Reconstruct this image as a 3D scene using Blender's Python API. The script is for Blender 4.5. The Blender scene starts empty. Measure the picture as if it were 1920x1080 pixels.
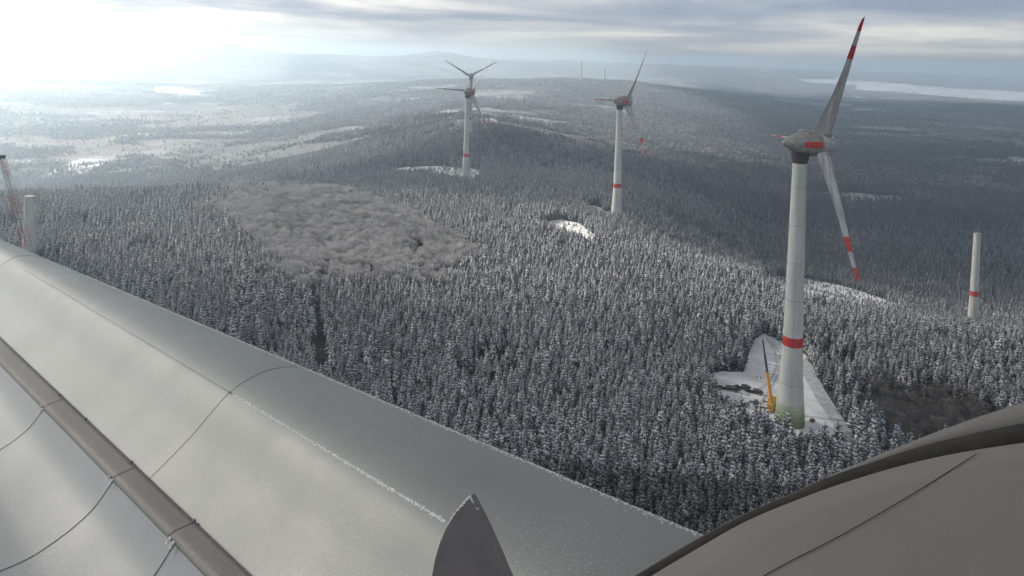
import bpy, bmesh, math, random
import numpy as np
from mathutils import Vector, Matrix
from mathutils.geometry import delaunay_2d_cdt

# ------------------------------------------------------------------ camera
F = 1300.0                      # focal length in pixels of the 1920 wide picture
CAMZ = 172.0
PITCH, ROLL = math.radians(2.0), math.radians(1.45)
HORIZON_Y = 108.0
S = bpy.context.scene
cam_d = bpy.data.cameras.new('camera'); cam = bpy.data.objects.new('camera', cam_d)
S.collection.objects.link(cam); S.camera = cam
cam_d.sensor_width = 36; cam_d.lens = 36*F/1920
cam_d.shift_y = (F*math.tan(PITCH) - (540-HORIZON_Y))/1920
cam_d.clip_start = 0.1; cam_d.clip_end = 120000
CM = Matrix.Translation((0, 0, CAMZ)) @ Matrix.Rotation(math.pi/2 - PITCH, 4, 'X') @ Matrix.Rotation(ROLL, 4, 'Z')
cam.matrix_world = CM
RM = np.array(CM.to_3x3())
def ray(px, py):                 # world direction through a pixel, scaled to unit depth (Y = 1)
    v = RM @ np.array([(px-960)/F, (540-py)/F + cam_d.shift_y*1920/F, -1.0])
    return v/v[1]
def at(px, py, Y):
    r = ray(px, py); return Vector((r[0]*Y, Y, CAMZ + r[2]*Y))
def project(X, Y, Z):
    P = np.stack([np.asarray(X, float), np.asarray(Y, float), np.asarray(Z, float)-CAMZ], -1) @ RM
    w = -P[..., 2]; w = np.where(w > 1e-3, w, 1e-3)
    return 960 + F*P[..., 0]/w, 540 - (F*P[..., 1]/w - cam_d.shift_y*1920)

# ------------------------------------------------------------------ world and sun
SUN_AZ, SUN_EL = math.radians(-64), math.radians(26)
SD = Vector((math.sin(SUN_AZ)*math.cos(SUN_EL), math.cos(SUN_AZ)*math.cos(SUN_EL), math.sin(SUN_EL)))
W = bpy.data.worlds.new("World"); S.world = W; W.use_nodes = True
nt = W.node_tree; N = nt.nodes; Lk = nt.links; N.clear()
def nd(t, **k):
    n = N.new(t)
    for a, b in k.items(): setattr(n, a, b)
    return n
def mth(op, a, b=None, c=None):
    n = nd('ShaderNodeMath', operation=op)
    for i, v in enumerate((a, b, c)):
        if v is None: continue
        if isinstance(v, (int, float)): n.inputs[i].default_value = v
        else: Lk.new(v, n.inputs[i])
    return n.outputs[0]
def ramp(fac, stops):
    r = nd('ShaderNodeValToRGB'); e = r.color_ramp.elements
    while len(e) > 1: e.remove(e[-1])
    for i, (p, c) in enumerate(stops):
        x = e[0] if i == 0 else e.new(p)
        x.position = p; x.color = (c[0], c[1], c[2], 1)
    Lk.new(fac, r.inputs[0]); return r.outputs[0]
def mixc(f, a, b, bt='MIX'):
    m = nd('ShaderNodeMix', data_type='RGBA', blend_type=bt)
    for s, v in ((m.inputs[0], f), (m.inputs[6], a), (m.inputs[7], b)):
        if hasattr(v, 'is_output') or not isinstance(v, (int, float, tuple)): Lk.new(v, s)
        else: s.default_value = v if not isinstance(v, tuple) else (*v, 1)[:4]
    return m.outputs[2]
sky = nd('ShaderNodeTexSky', sky_type='NISHITA', sun_disc=False, sun_elevation=SUN_EL,
         sun_rotation=SUN_AZ, altitude=600, air_density=1.0, dust_density=2.0)
tc = nd('ShaderNodeTexCoord'); sep = nd('ShaderNodeSeparateXYZ'); Lk.new(tc.outputs['Generated'], sep.inputs[0])
den = mth('ADD', mth('MAXIMUM', sep.outputs[2], 0.0), 0.055)
cx = mth('DIVIDE', sep.outputs[0], den); cy = mth('DIVIDE', sep.outputs[1], den)
comb = nd('ShaderNodeCombineXYZ'); Lk.new(cx, comb.inputs[0]); Lk.new(cy, comb.inputs[1])
n1 = nd('ShaderNodeTexNoise'); n1.inputs['Scale'].default_value = 0.26; n1.inputs['Detail'].default_value = 7
n1.inputs['Roughness'].default_value = .55; n1.inputs['Distortion'].default_value = .4; Lk.new(comb.outputs[0], n1.inputs['Vector'])
dotn = nd('ShaderNodeVectorMath', operation='DOT_PRODUCT'); Lk.new(tc.outputs['Generated'], dotn.inputs[0]); dotn.inputs[1].default_value = SD
ct = mth('MAXIMUM', dotn.outputs['Value'], 0.0)
glow = mth('POWER', ct, 6.0)                                   # thin cloud lights up round the sun
nz = mth('ADD', n1.outputs[0], mth('MULTIPLY', glow, .16))
clr = ramp(nz, [(.36, (.26, .31, .41)), (.45, (.37, .41, .49)), (.52, (.54, .55, .58)), (.60, (.84, .82, .77))])
low = mth('SUBTRACT', 1.0, mth('SMOOTH_MIN', mth('MULTIPLY', mth('MAXIMUM', sep.outputs[2], 0.0), 20.0), 1.0, .2))
clr = mixc(mth('MULTIPLY', low, .75), clr, (.74, .72, .68))      # pale band over the horizon
gl = mth('ADD', .72, mth('MULTIPLY', glow, 1.7))
cl = nd('ShaderNodeVectorMath', operation='SCALE'); Lk.new(clr, cl.inputs[0]); Lk.new(gl, cl.inputs['Scale'])
bg1 = nd('ShaderNodeBackground'); Lk.new(sky.outputs[0], bg1.inputs[0]); bg1.inputs[1].default_value = 0.08
bg2 = nd('ShaderNodeBackground'); Lk.new(cl.outputs[0], bg2.inputs[0]); bg2.inputs[1].default_value = 1.0
mx = nd('ShaderNodeMixShader'); mx.inputs[0].default_value = .9
Lk.new(bg1.outputs[0], mx.inputs[1]); Lk.new(bg2.outputs[0], mx.inputs[2])
wo = nd('ShaderNodeOutputWorld'); Lk.new(mx.outputs[0], wo.inputs[0])
sl = bpy.data.lights.new('sun', 'SUN'); sl.energy = 5.0; sl.angle = math.radians(1.5); sl.color = (1, .90, .76)
so = bpy.data.objects.new('sun', sl); S.collection.objects.link(so)
so.rotation_euler = SD.to_track_quat('Z', 'Y').to_euler()
so.location = (-300, 300, 500)
S.view_settings.view_transform = 'Standard'; S.view_settings.look = 'None'
S.view_settings.gamma = 1; S.view_settings.exposure = 0.8
S.cycles.volume_bounces = 2; S.cycles.max_bounces = 6; S.cycles.transparent_max_bounces = 8

# ------------------------------------------------------------------ materials
def mat(name):
    m = bpy.data.materials.new(name); m.use_nodes = True
    t = m.node_tree; return m, t, t.nodes['Principled BSDF']
def noise_node(t, scale, detail=4, coord='Object', rough=.55, sc3=None):
    c = t.nodes.new('ShaderNodeTexCoord'); n = t.nodes.new('ShaderNodeTexNoise')
    n.inputs['Scale'].default_value = scale; n.inputs['Detail'].default_value = detail; n.inputs['Roughness'].default_value = rough
    if sc3:
        mp = t.nodes.new('ShaderNodeMapping'); mp.inputs['Scale'].default_value = sc3
        t.links.new(c.outputs[coord], mp.inputs[0]); t.links.new(mp.outputs[0], n.inputs['Vector'])
    else: t.links.new(c.outputs[coord], n.inputs['Vector'])
    return n.outputs[0]
def tramp(t, fac, stops):
    r = t.nodes.new('ShaderNodeValToRGB'); e = r.color_ramp.elements
    while len(e) > 1: e.remove(e[-1])
    for i, (p, c) in enumerate(stops):
        x = e[0] if i == 0 else e.new(p)
        x.position = p; x.color = (c[0], c[1], c[2], 1) if isinstance(c, tuple) else (c, c, c, 1)
    t.links.new(fac, r.inputs[0]); return r.outputs[0]
def tmix(t, f, a, b, bt='MIX'):
    m = t.nodes.new('ShaderNodeMix'); m.data_type = 'RGBA'; m.blend_type = bt
    for s, v in ((m.inputs[0], f), (m.inputs[6], a), (m.inputs[7], b)):
        if isinstance(v, (int, float)): s.default_value = v
        elif isinstance(v, tuple): s.default_value = (*v, 1)[:4]
        else: t.links.new(v, s)
    return m.outputs[2]
def bump(t, p, h, strength, dist):
    b = t.nodes.new('ShaderNodeBump'); b.inputs['Strength'].default_value = strength; b.inputs['Distance'].default_value = dist
    t.links.new(h, b.inputs['Height']); t.links.new(b.outputs[0], p.inputs['Normal'])
def worn(name, c1, c2, rough=.6, scale=3.0, metal=0.0, sc3=None, bmp=0.0, lo=.35, hi=.65):
    m, t, p = mat(name)
    n = noise_node(t, scale, 6, sc3=sc3)
    t.links.new(tramp(t, n, [(lo, c1), (hi, c2)]), p.inputs['Base Color'])
    p.inputs['Roughness'].default_value = rough; p.inputs['Metallic'].default_value = metal
    if bmp: bump(t, p, n, bmp, .05)
    return m
M = {}
M['concrete'] = worn('tower_concrete', (.44, .46, .45), (.56, .57, .55), .75, .25, sc3=(1, 1, .25))
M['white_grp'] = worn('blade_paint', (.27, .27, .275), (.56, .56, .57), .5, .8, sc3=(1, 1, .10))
M['red'] = worn('red_paint', (.42, .025, .02), (.55, .05, .04), .5, .6)
M['nacelle'] = worn('nacelle_paint', (.19, .19, .18), (.32, .315, .30), .40, .5)
M['hub_white'] = worn('hub_paint', (.28, .29, .30), (.48, .49, .50), .5, .6)
M['dark'] = worn('dark_steel', (.03, .032, .035), (.07, .07, .072), .6, 1.2)
M['orange'] = worn('crane_orange', (.62, .30, .03), (.75, .40, .06), .5, 1.0)
M['red_lattice'] = worn('lattice_red', (.40, .08, .08), (.50, .14, .13), .5, 2.0)
M['white_lattice'] = worn('lattice_grey', (.30, .28, .29), (.42, .40, .41), .5, 2.0)
M['snow'] = worn('snow', (.68, .70, .74), (.86, .88, .90), .8, .09, bmp=.5, lo=.38, hi=.56)
M['track'] = worn('trodden_snow', (.42, .43, .46), (.62, .64, .68), .85, .35, bmp=.4)
M['bark'] = worn('bark', (.05, .042, .038), (.10, .085, .075), .9, 2.0)
M['wood'] = worn('timber', (.16, .11, .07), (.26, .2, .14), .8, 2.0)
M['bluebox'] = worn('container_paint', (.16, .25, .27), (.24, .33, .35), .6, 1.0)
M['cloth'] = worn('work_clothes', (.03, .035, .06), (.08, .07, .07), .9, 3.0)
GREENS = [worn('green_paint_%d' % i, tuple(a*.85 for a in g), g, .7, .4) for i, g in enumerate(
    [(.17, .22, .11), (.20, .25, .14), (.25, .30, .19), (.28, .36, .21), (.36, .42, .31), (.42, .46, .39)])]

def foliage(name, dark, light, attr=True, bias=0.0, scale=.7):
    """needles / twigs carrying snow: how much snow each tree carries comes from its own 'snow' value"""
    m, t, p = mat(name)
    n = noise_node(t, scale, 3)
    oi = t.nodes.new('ShaderNodeObjectInfo')
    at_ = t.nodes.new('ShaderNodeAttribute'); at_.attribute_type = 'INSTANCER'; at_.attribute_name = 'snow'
    def m_(op, a, b):
        k = t.nodes.new('ShaderNodeMath'); k.operation = op
        for i, v in enumerate((a, b)):
            if isinstance(v, (int, float)): k.inputs[i].default_value = v
            else: t.links.new(v, k.inputs[i])
        return k.outputs[0]
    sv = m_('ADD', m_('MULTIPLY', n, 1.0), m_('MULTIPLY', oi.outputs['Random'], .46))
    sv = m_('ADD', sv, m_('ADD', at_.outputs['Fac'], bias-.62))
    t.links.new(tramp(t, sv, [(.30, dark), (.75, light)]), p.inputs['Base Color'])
    p.inputs['Roughness'].default_value = .85
    p.inputs['Specular IOR Level'].default_value = .2
    return m
M['needle'] = foliage('spruce_needles', (.026, .031, .032), (.10, .11, .118), bias=.0)
M['needle_snow'] = foliage('snowy_boughs', (.20, .208, .235), (.60, .625, .68), bias=.04)
M['twig'] = foliage('frosted_twigs', (.16, .158, .168), (.48, .475, .495), bias=.1, scale=.25)
M['brown_twig'] = foliage('bare_twigs', (.10, .086, .082), (.20, .18, .175), bias=.1, scale=.25)

# ------------------------------------------------------------------ object helpers
def tag(o, label=None, cat=None, group=None, kind=None):
    if label: o['label'] = label
    if cat: o['category'] = cat
    if group: o['group'] = group
    if kind: o['kind'] = kind
    return o
def empty(name, loc=(0, 0, 0), rz=0, **k):
    o = bpy.data.objects.new(name, None); S.collection.objects.link(o)
    o.location = loc; o.rotation_euler = (0, 0, rz); o.empty_display_size = 1
    return tag(o, **k)
def link(name, me, parent=None, mats=None, smooth=False):
    for m in (mats or []): me.materials.append(m)
    o = bpy.data.objects.new(name, me); S.collection.objects.link(o)
    if parent: o.parent = parent
    if smooth: me.polygons.foreach_set('use_smooth', [True]*len(me.polygons))
    return o
def pymesh(name, v, f, parent=None, m=None, smooth=False, mi=None):
    me = bpy.data.meshes.new(name); me.from_pydata([tuple(p) for p in v], [], f); me.update()
    o = link(name, me, parent, m if isinstance(m, list) else ([m] if m else []), smooth)
    if mi is not None: me.polygons.foreach_set('material_index', mi)
    return o
def copy_tree(o, parent=None):
    c = o.copy(); S.collection.objects.link(c)
    if parent: c.parent = parent
    for ch in list(o.children): copy_tree(ch, c)
    return c
class MB:
    def __init__(s): s.v = []; s.f = []
    def box(s, c, d, rot=None):
        n = len(s.v); c = Vector(c)
        for x in (-.5, .5):
            for y in (-.5, .5):
                for z in (-.5, .5):
                    p = Vector((x*d[0], y*d[1], z*d[2]))
                    if rot: p = rot @ p
                    s.v.append(c+p)
        for q in ((0, 1, 3, 2), (4, 6, 7, 5), (0, 4, 5, 1), (2, 3, 7, 6), (0, 2, 6, 4), (1, 5, 7, 3)):
            s.f.append([n+i for i in q])
        return s
    def bar(s, a, b, r, r2=None, seg=6):
        a, b = Vector(a), Vector(b); d = (b-a).normalized(); q = d.to_track_quat('Z', 'Y').to_matrix(); n = len(s.v)
        r2 = r if r2 is None else r2
        for p, rr in ((a, r), (b, r2)):
            for i in range(seg):
                t = 2*math.pi*(i+.5)/seg; s.v.append(p + q @ Vector((rr*math.cos(t), rr*math.sin(t), 0)))
        for i in range(seg):
            j = (i+1) % seg; s.f.append([n+i, n+j, n+seg+j, n+seg+i])
        s.f.append([n+i for i in range(seg)][::-1]); s.f.append([n+seg+i for i in range(seg)])
        return s
    def lathe(s, prof, seg=40, M4=None, cap=True):       # prof: (z, r)
        n = len(s.v)
        for z, r in prof:
            for i in range(seg):
                t = 2*math.pi*i/seg; p = Vector((r*math.cos(t), r*math.sin(t), z))
                s.v.append(M4 @ p if M4 else p)
        for k in range(len(prof)-1):
            for i in range(seg):
                j = (i+1) % seg; a = n+k*seg; s.f.append([a+i, a+j, a+seg+j, a+seg+i])
        if cap:
            s.f.append([n+i for i in range(seg)][::-1]); s.f.append([n+(len(prof)-1)*seg+i for i in range(seg)])
        return s
    def build(s, name, m, parent=None, smooth=False, bevel=0):
        o = pymesh(name, s.v, s.f, parent, m, smooth)
        if bevel:
            b = o.modifiers.new('bevel', 'BEVEL'); b.width = bevel; b.segments = 2; b.limit_method = 'ANGLE'
        if smooth:
            e = o.modifiers.new('edges', 'EDGE_SPLIT'); e.split_angle = math.radians(50)
        return o

# ------------------------------------------------------------------ noise
def vnoise(x, y, seed=0):
    xi = np.floor(x).astype(np.int64); yi = np.floor(y).astype(np.int64)
    fx = x-xi; fy = y-yi; fx = fx*fx*(3-2*fx); fy = fy*fy*(3-2*fy)
    def h(a, b):
        n = (a*374761393 + b*668265263 + seed*974634777) & 0xFFFFFFFF
        n = ((n ^ (n >> 13))*1274126177) & 0xFFFFFFFF
        n = (n ^ (n >> 16)); return (n & 0xFFFF)/65535.0
    return (h(xi, yi)*(1-fx)+h(xi+1, yi)*fx)*(1-fy) + (h(xi, yi+1)*(1-fx)+h(xi+1, yi+1)*fx)*fy
def fbm(x, y, oct=4, seed=0, g=.5):
    s = 0; a = 1; t = 0
    for i in range(oct):
        s = s + a*vnoise(x*2**i+17.3*i, y*2**i-9.1*i, seed+i); t += a; a *= g
    return s/t

# ------------------------------------------------------------------ terrain
COLS = [-600, 0, 450, 870, 1160, 1500, 1830, 2500]
DEP = [20, 150, 325, 450, 500, 600, 700, 850, 1050, 1300, 1800, 2500, 3500, 4800, 7000, 9000, 12000, 16000, 20000, 42000]
TAB = {
 -600: [145, 148, 158, 163, 165, 168, 172, 188, 255, 320, 350, 350, 345, 330, 230, 10, 60, 40, 40, 40],
 0: [145, 148, 158, 163, 165, 168, 172, 185, 250, 320, 350, 350, 350, 330, 240, 5, 60, 40, 40, 40],
 450: [145, 148, 158, 162, 163, 164, 165, 168, 215, 275, 312, 320, 325, 325, 245, 15, 60, 40, 40, 40],
 870: [145, 148, 163, 165, 165, 166, 168, 175, 187, 184, 158, 192, 190, 160, 230, 25, 40, 40, 40, 40],
 1160: [145, 150, 165, 166, 167, 170, 174, 180, 190, 204, 228, 240, 205, 130, 240, 120, 40, 40, 40, 40],
 1500: [145, 152, 172, 177, 180, 190, 232, 272, 292, 302, 305, 303, 302, 302, 290, 250, 90, 60, 60, 40],
 1830: [145, 155, 176, 180, 194, 232, 264, 285, 300, 305, 305, 300, 298, 290, 290, 265, 100, 60, 60, 40],
 2500: [145, 155, 178, 190, 215, 250, 275, 290, 300, 305, 305, 300, 298, 290, 290, 265, 100, 60, 60, 40]}
LD = np.log(np.array(DEP, float))
GC = np.linspace(-600, 2500, 125); GL = np.linspace(LD[0], LD[-1], 150)
G1 = np.stack([np.interp(GL, LD, TAB[c]) for c in COLS])                   # cols x depth
G = np.stack([np.interp(GC, COLS, G1[:, j]) for j in range(len(GL))], 1)   # GC x GL
def blur(a, k, ax):
    w = np.exp(-np.linspace(-2, 2, 2*k+1)**2); w /= w.sum()
    p = [(0, 0), (0, 0)]; p[ax] = (k, k); b = np.pad(a, p, 'edge')
    return sum(w[i]*np.take(b, range(i, i+a.shape[ax]), ax) for i in range(2*k+1))
G = blur(blur(G, 2, 1), 5, 0)
def ground(X, Y):
    X = np.asarray(X, float); Y = np.asarray(Y, float)
    r = np.hypot(X, Y); az = np.clip(np.arctan2(X, Y), -.87, .85)
    c = np.clip(960+F*np.tan(az), -600, 2499.9); d = np.clip(r*np.cos(az), 20.5, 41900)
    u = (c+600)/3100*(len(GC)-1); v = (np.log(d)-LD[0])/(LD[-1]-LD[0])*(len(GL)-1)
    ui = np.minimum(u.astype(int), len(GC)-2); vi = np.minimum(v.astype(int), len(GL)-2); fu = u-ui; fv = v-vi
    D = (G[ui, vi]*(1-fu)+G[ui+1, vi]*fu)*(1-fv) + (G[ui, vi+1]*(1-fu)+G[ui+1, vi+1]*fu)*fv
    z = CAMZ - D
    k1 = np.clip((d-1000)/1500, 0, 1); k2 = np.clip((d-3500)/5000, 0, 1)
    z = z + (fbm(X/420, Y/420, 4, 3)-.5)*(8+34*k1) + (fbm(X/2600, Y/2600, 4, 11)-.5)*85*k2
    # far summits, each a broad hump of its own
    for hx, hy, hd, w, hh in ((430, 0, 9200, 430, 80), (820, 0, 9400, 400, 85), (200, 0, 9000, 1900, 15), (960, 0, 9200, 1100, 15)):
        px = (hx-960)/F*hd; z = z + hh*np.exp(-((X-px)/w)**2-((Y-hd)/1100)**2)
    return z
def gz(x, y): return float(ground(np.array([x]), np.array([y]))[0])
def on_ground(px, py, lo=150, hi=30000):     # walk a pixel's ray out until it meets the ground
    Y = np.exp(np.linspace(math.log(lo), math.log(hi), 4000)); r = ray(px, py)
    g = ground(r[0]*Y, Y); z = CAMZ+r[2]*Y; i = np.argmax(z < g)
    return Vector((r[0]*Y[i], Y[i], g[i]))
def inpoly(x, y, poly):
    c = np.zeros(np.shape(x), bool); n = len(poly)
    for i in range(n):
        x1, y1 = poly[i]; x2, y2 = poly[(i+1) % n]
        if y1 == y2: continue
        c ^= ((y1 > y) != (y2 > y)) & (x < (x2-x1)*(y-y1)/(y2-y1)+x1)
    return c
def smooth_poly(P, k=6):
    out = []; n = len(P)
    for i in range(n):
        p0, p1, p2, p3 = [np.array(P[(i+j-1) % n], float) for j in range(4)]
        for s in range(k):
            t = s/k
            out.append(.5*((2*p1)+(-p0+p2)*t+(2*p0-5*p1+4*p2-p3)*t*t+(-p0+3*p1-3*p2+p3)*t**3))
    return out
def ground_poly(P, k=6): return [tuple(on_ground(*q)[:2]) for q in smooth_poly(P, k)]

# clearings drawn on the ground (as the photograph shows their outlines)
C_MAIN = ground_poly([(1322, 708), (1350, 698), (1392, 694), (1408, 650), (1424, 628), (1446, 630), (1480, 650), (1512, 668), (1532, 705),
                      (1556, 748), (1590, 800), (1612, 845), (1604, 858), (1560, 856), (1500, 842), (1452, 826), (1400, 804), (1366, 772), (1338, 738)])
C_SPLIT = ground_poly([(1012, 424), (1040, 413), (1075, 416), (1100, 428), (1120, 448), (1112, 464), (1078, 452), (1040, 438)])
C_RIDGE = ground_poly([(1430, 520), (1500, 522), (1560, 532), (1620, 548), (1690, 575), (1670, 592), (1600, 584), (1540, 572), (1470, 556)])
C_TWO = ground_poly([(1090, 388), (1120, 386), (1140, 398), (1175, 402), (1185, 412), (1140, 412), (1110, 402)])
C_THREE = ground_poly([(735, 318), (790, 312), (860, 314), (905, 322), (880, 345), (850, 338), (800, 326), (750, 328)])
C_LEFT = ground_poly([(484, 672), (505, 660), (524, 664), (520, 678), (498, 684)])
CLEAR = [C_MAIN, C_SPLIT, C_RIDGE, C_TWO, C_THREE, C_LEFT]
LANE = ground_poly([(584, 560), (594, 560), (604, 600), (612, 640), (620, 710), (596, 710), (588, 640)])

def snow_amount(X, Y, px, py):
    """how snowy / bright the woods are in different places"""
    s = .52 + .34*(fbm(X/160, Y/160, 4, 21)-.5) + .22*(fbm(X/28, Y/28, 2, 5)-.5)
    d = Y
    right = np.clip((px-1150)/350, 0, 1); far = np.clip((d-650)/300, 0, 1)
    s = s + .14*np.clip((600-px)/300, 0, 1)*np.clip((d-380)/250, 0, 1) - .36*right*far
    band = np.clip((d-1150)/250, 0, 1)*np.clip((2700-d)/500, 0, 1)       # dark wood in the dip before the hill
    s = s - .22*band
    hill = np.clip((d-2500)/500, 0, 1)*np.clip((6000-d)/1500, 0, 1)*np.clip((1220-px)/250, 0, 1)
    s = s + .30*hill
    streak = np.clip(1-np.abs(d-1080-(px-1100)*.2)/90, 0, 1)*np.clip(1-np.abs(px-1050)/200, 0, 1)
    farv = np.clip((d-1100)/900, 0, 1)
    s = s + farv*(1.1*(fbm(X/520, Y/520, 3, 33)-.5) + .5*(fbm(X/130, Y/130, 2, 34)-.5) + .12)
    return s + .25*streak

# ground sheet
AZ = np.concatenate([np.linspace(-math.pi, -.80, 60)[:-1], np.linspace(-.80, .80, 760), np.linspace(.80, math.pi, 60)[1:]])
RR = np.concatenate([[2, 30, 70], np.exp(np.linspace(math.log(110), math.log(14500), 560))])
A_, R_ = np.meshgrid(AZ, RR, indexing='ij'); TX = R_*np.sin(A_); TY = R_*np.cos(A_); TZ = ground(TX, TY)
nA, nR = TX.shape
idx = np.arange(nA*nR).reshape(nA, nR)
quads = np.stack([idx[:-1, :-1], idx[1:, :-1], idx[1:, 1:], idx[:-1, 1:]], -1).reshape(-1, 4)
me = bpy.data.meshes.new('ground')
me.vertices.add(nA*nR); me.vertices.foreach_set('co', np.stack([TX, TY, TZ], -1).ravel())
me.loops.add(len(quads)*4); me.loops.foreach_set('vertex_index', quads[:, ::-1].ravel())
me.polygons.add(len(quads)); me.polygons.foreach_set('loop_start', np.arange(len(quads))*4)
me.polygons.foreach_set('loop_total', np.full(len(quads), 4)); me.update(); me.validate()
me.polygons.foreach_set('use_smooth', np.ones(len(me.polygons), bool))
PX, PY = project(TX, TY, TZ)
fr = TY > 50
n_big = fbm(TX/900, TY/900, 4, 31); n_mid = fbm(TX/180, TY/180, 4, 41); n_fin = fbm(TX/45, TY/45, 3, 51)
n_str = fbm(TX/1500, TY/420, 4, 61)
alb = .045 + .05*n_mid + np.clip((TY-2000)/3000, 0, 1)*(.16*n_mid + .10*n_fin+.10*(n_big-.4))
fields = np.clip((n_str*.6+n_mid*.4-.60)/.05, 0, 1)*np.clip((TY-6000)/4000, 0, 1)*(.20+.35*np.clip((PX-1000)/500, 0, 1))
def patch(poly, soft=.5, lo=700, seed=71, sc=60):
    return (inpoly(PX, PY, poly) & fr & (TY > lo))*np.clip((fbm(TX/sc, TY/sc, 3, seed)-.5+soft)/.12, 0, 1)
sn = fields
for poly, soft, val in (
    ([(1490, 148), (1560, 149), (1640, 153), (1790, 166), (1920, 172), (2050, 176), (2050, 195), (1880, 188), (1760, 180), (1680, 172), (1600, 168), (1610, 160), (1520, 155)], .3, 1.0),
    ([(290, 163), (340, 161), (350, 166), (375, 170), (372, 178), (340, 176), (292, 174)], .6, 1),  # sun glint in the left valley, put into the ground colour
    ([(130, 302), (165, 297), (215, 300), (190, 308), (160, 325), (130, 322)], .12, 1),
    ([(72, 330), (105, 318), (108, 326), (85, 336)], .2, 1), ([(140, 238), (190, 239), (188, 244), (150, 243)], .1, .9),
    ([(255, 249), (290, 250), (288, 254), (258, 253)], .1, .9),
    ([(1575, 200), (1700, 206), (1700, 213), (1580, 208)], .10, .45), ([(1600, 178), (1625, 180), (1625, 200), (1605, 200)], .1, .5),
    ([(1620, 308), (1680, 312), (1680, 318), (1620, 315)], .05, .6), ([(1780, 335), (1830, 337), (1830, 342), (1785, 340)], .1, .7),
    ([(1895, 300), (1930, 300), (1930, 309), (1900, 308)], .2, .8), ([(1680, 425), (1780, 428), (1780, 440), (1690, 436)], 0, .6),
    ([(1760, 480), (1900, 484), (1900, 494), (1770, 489)], .08, .8), ([(1030, 278), (1080, 281), (1082, 288), (1035, 284)], .2, .8),
    ([(900, 222), (930, 222), (930, 236), (902, 234)], .1, .7), ([(1800, 240), (1800, 246), (1690, 240), (1690, 236)], 0, .4)):
    sn = np.maximum(sn, patch(poly, soft)*val)
CLRX = sn
snc = np.array([.74, .77, .82]); frc = np.stack([alb*1.0, alb*1.0, alb*1.06], -1)
# tawny rough grassland on the valley floor
tt = np.interp(PX, [0, 450, 700, 1150, 1500, 1900], [.48, .49, .57, .60, .58, .56])
opn = np.clip((.6*fbm(TX/620, TY/330, 4, 93) + .4*fbm(TX/150, TY/90, 3, 94)-tt)/.03, 0, 1)*np.clip((TY-1350)/250, 0, 1)
kind_ = fbm(TX/400, TY/200, 2, 97)[..., None]
fieldc = np.where(kind_ > .56, np.array([.30, .305, .32]), np.where(kind_ > .46, np.array([.19, .182, .178]), np.array([.13, .128, .135])))*(.75+.5*n_fin[..., None])
frc = frc*(1-opn[..., None]) + fieldc*opn[..., None]
tw = (inpoly(PX, PY, [(20, 225), (230, 215), (450, 200), (470, 250), (300, 280), (120, 300), (0, 290)]) & fr)*np.clip((n_big-.35)/.1, 0, 1)
frc = frc*(1-tw[..., None]) + tw[..., None]*np.array([.20, .17, .165])
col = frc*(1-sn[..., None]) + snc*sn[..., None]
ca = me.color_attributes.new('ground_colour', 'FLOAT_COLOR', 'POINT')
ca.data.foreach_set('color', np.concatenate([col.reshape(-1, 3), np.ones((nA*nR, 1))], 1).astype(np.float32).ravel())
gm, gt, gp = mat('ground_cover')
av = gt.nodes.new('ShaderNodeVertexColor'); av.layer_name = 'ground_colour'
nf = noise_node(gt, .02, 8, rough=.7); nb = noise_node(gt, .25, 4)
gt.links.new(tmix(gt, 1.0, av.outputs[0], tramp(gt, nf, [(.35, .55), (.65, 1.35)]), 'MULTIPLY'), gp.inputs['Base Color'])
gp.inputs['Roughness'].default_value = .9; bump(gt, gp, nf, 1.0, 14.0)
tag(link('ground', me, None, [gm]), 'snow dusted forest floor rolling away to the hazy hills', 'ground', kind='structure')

def sheet(name, poly, m, label, step=3.0, dz=.18, cat='clearing'):
    P = [Vector(p) for p in poly]; n = len(P)
    xs = [p.x for p in P]; ys = [p.y for p in P]; pts = list(P)
    gx, gy = np.meshgrid(np.arange(min(xs), max(xs), step), np.arange(min(ys), max(ys), step))
    ins = inpoly(gx, gy, poly)
    pts += [Vector((a, b)) for a, b in zip(gx[ins], gy[ins])]
    r = delaunay_2d_cdt(pts, [(i, (i+1) % n) for i in range(n)], [], 1, .01)
    v = np.array([tuple(p) for p in r[0]]); z = ground(v[:, 0], v[:, 1])+dz
    return tag(pymesh(name, np.column_stack([v, z]), r[2], None, m, True), label, cat, kind='structure')
sheet('clearing', C_MAIN, M['snow'], 'bright snowy work clearing round the foot of the nearest turbine')
sheet('clearing', C_SPLIT, M['snow'], 'narrow open snowfield in the woods left of the middle turbine foot')
sheet('clearing', C_RIDGE, M['snow'], 'long pale strip of snow along the wooded ridge')
sheet('clearing', C_TWO, M['track'], 'small snow patch at the foot of the middle turbine')
sheet('clearing', C_THREE, M['snow'], 'snowy clearing at the foot of the farthest pair of turbines')
sheet('clearing', C_LEFT, M['snow'], 'small snowy gap in the spruces behind the blade')
ROAD = ground_poly([(1512, 672), (1530, 705), (1552, 742), (1590, 800), (1612, 842), (1596, 845), (1566, 803), (1530, 748), (1512, 715), (1500, 690)])
sheet('track', ROAD, M['track'], 'trodden snow road running right of the nearest tower', 2.0, .30, 'track')

for k_, P_ in enumerate(([(1440, 636), (1455, 660), (1458, 690), (1440, 722), (1405, 742), (1403, 739), (1436, 719), (1453, 690), (1450, 660), (1437, 638)],
                         [(1448, 640), (1466, 668), (1462, 700), (1440, 742), (1425, 760), (1422, 757), (1436, 740), (1457, 699), (1461, 668), (1445, 642)])):
    sheet('wheel_rut', ground_poly(P_, 4), M['track'], 'worn wheel track curving down the snowy clearing past the ' + ('trailers' if k_ == 0 else 'orange crane'), 2.0, .30, 'track')
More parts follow.
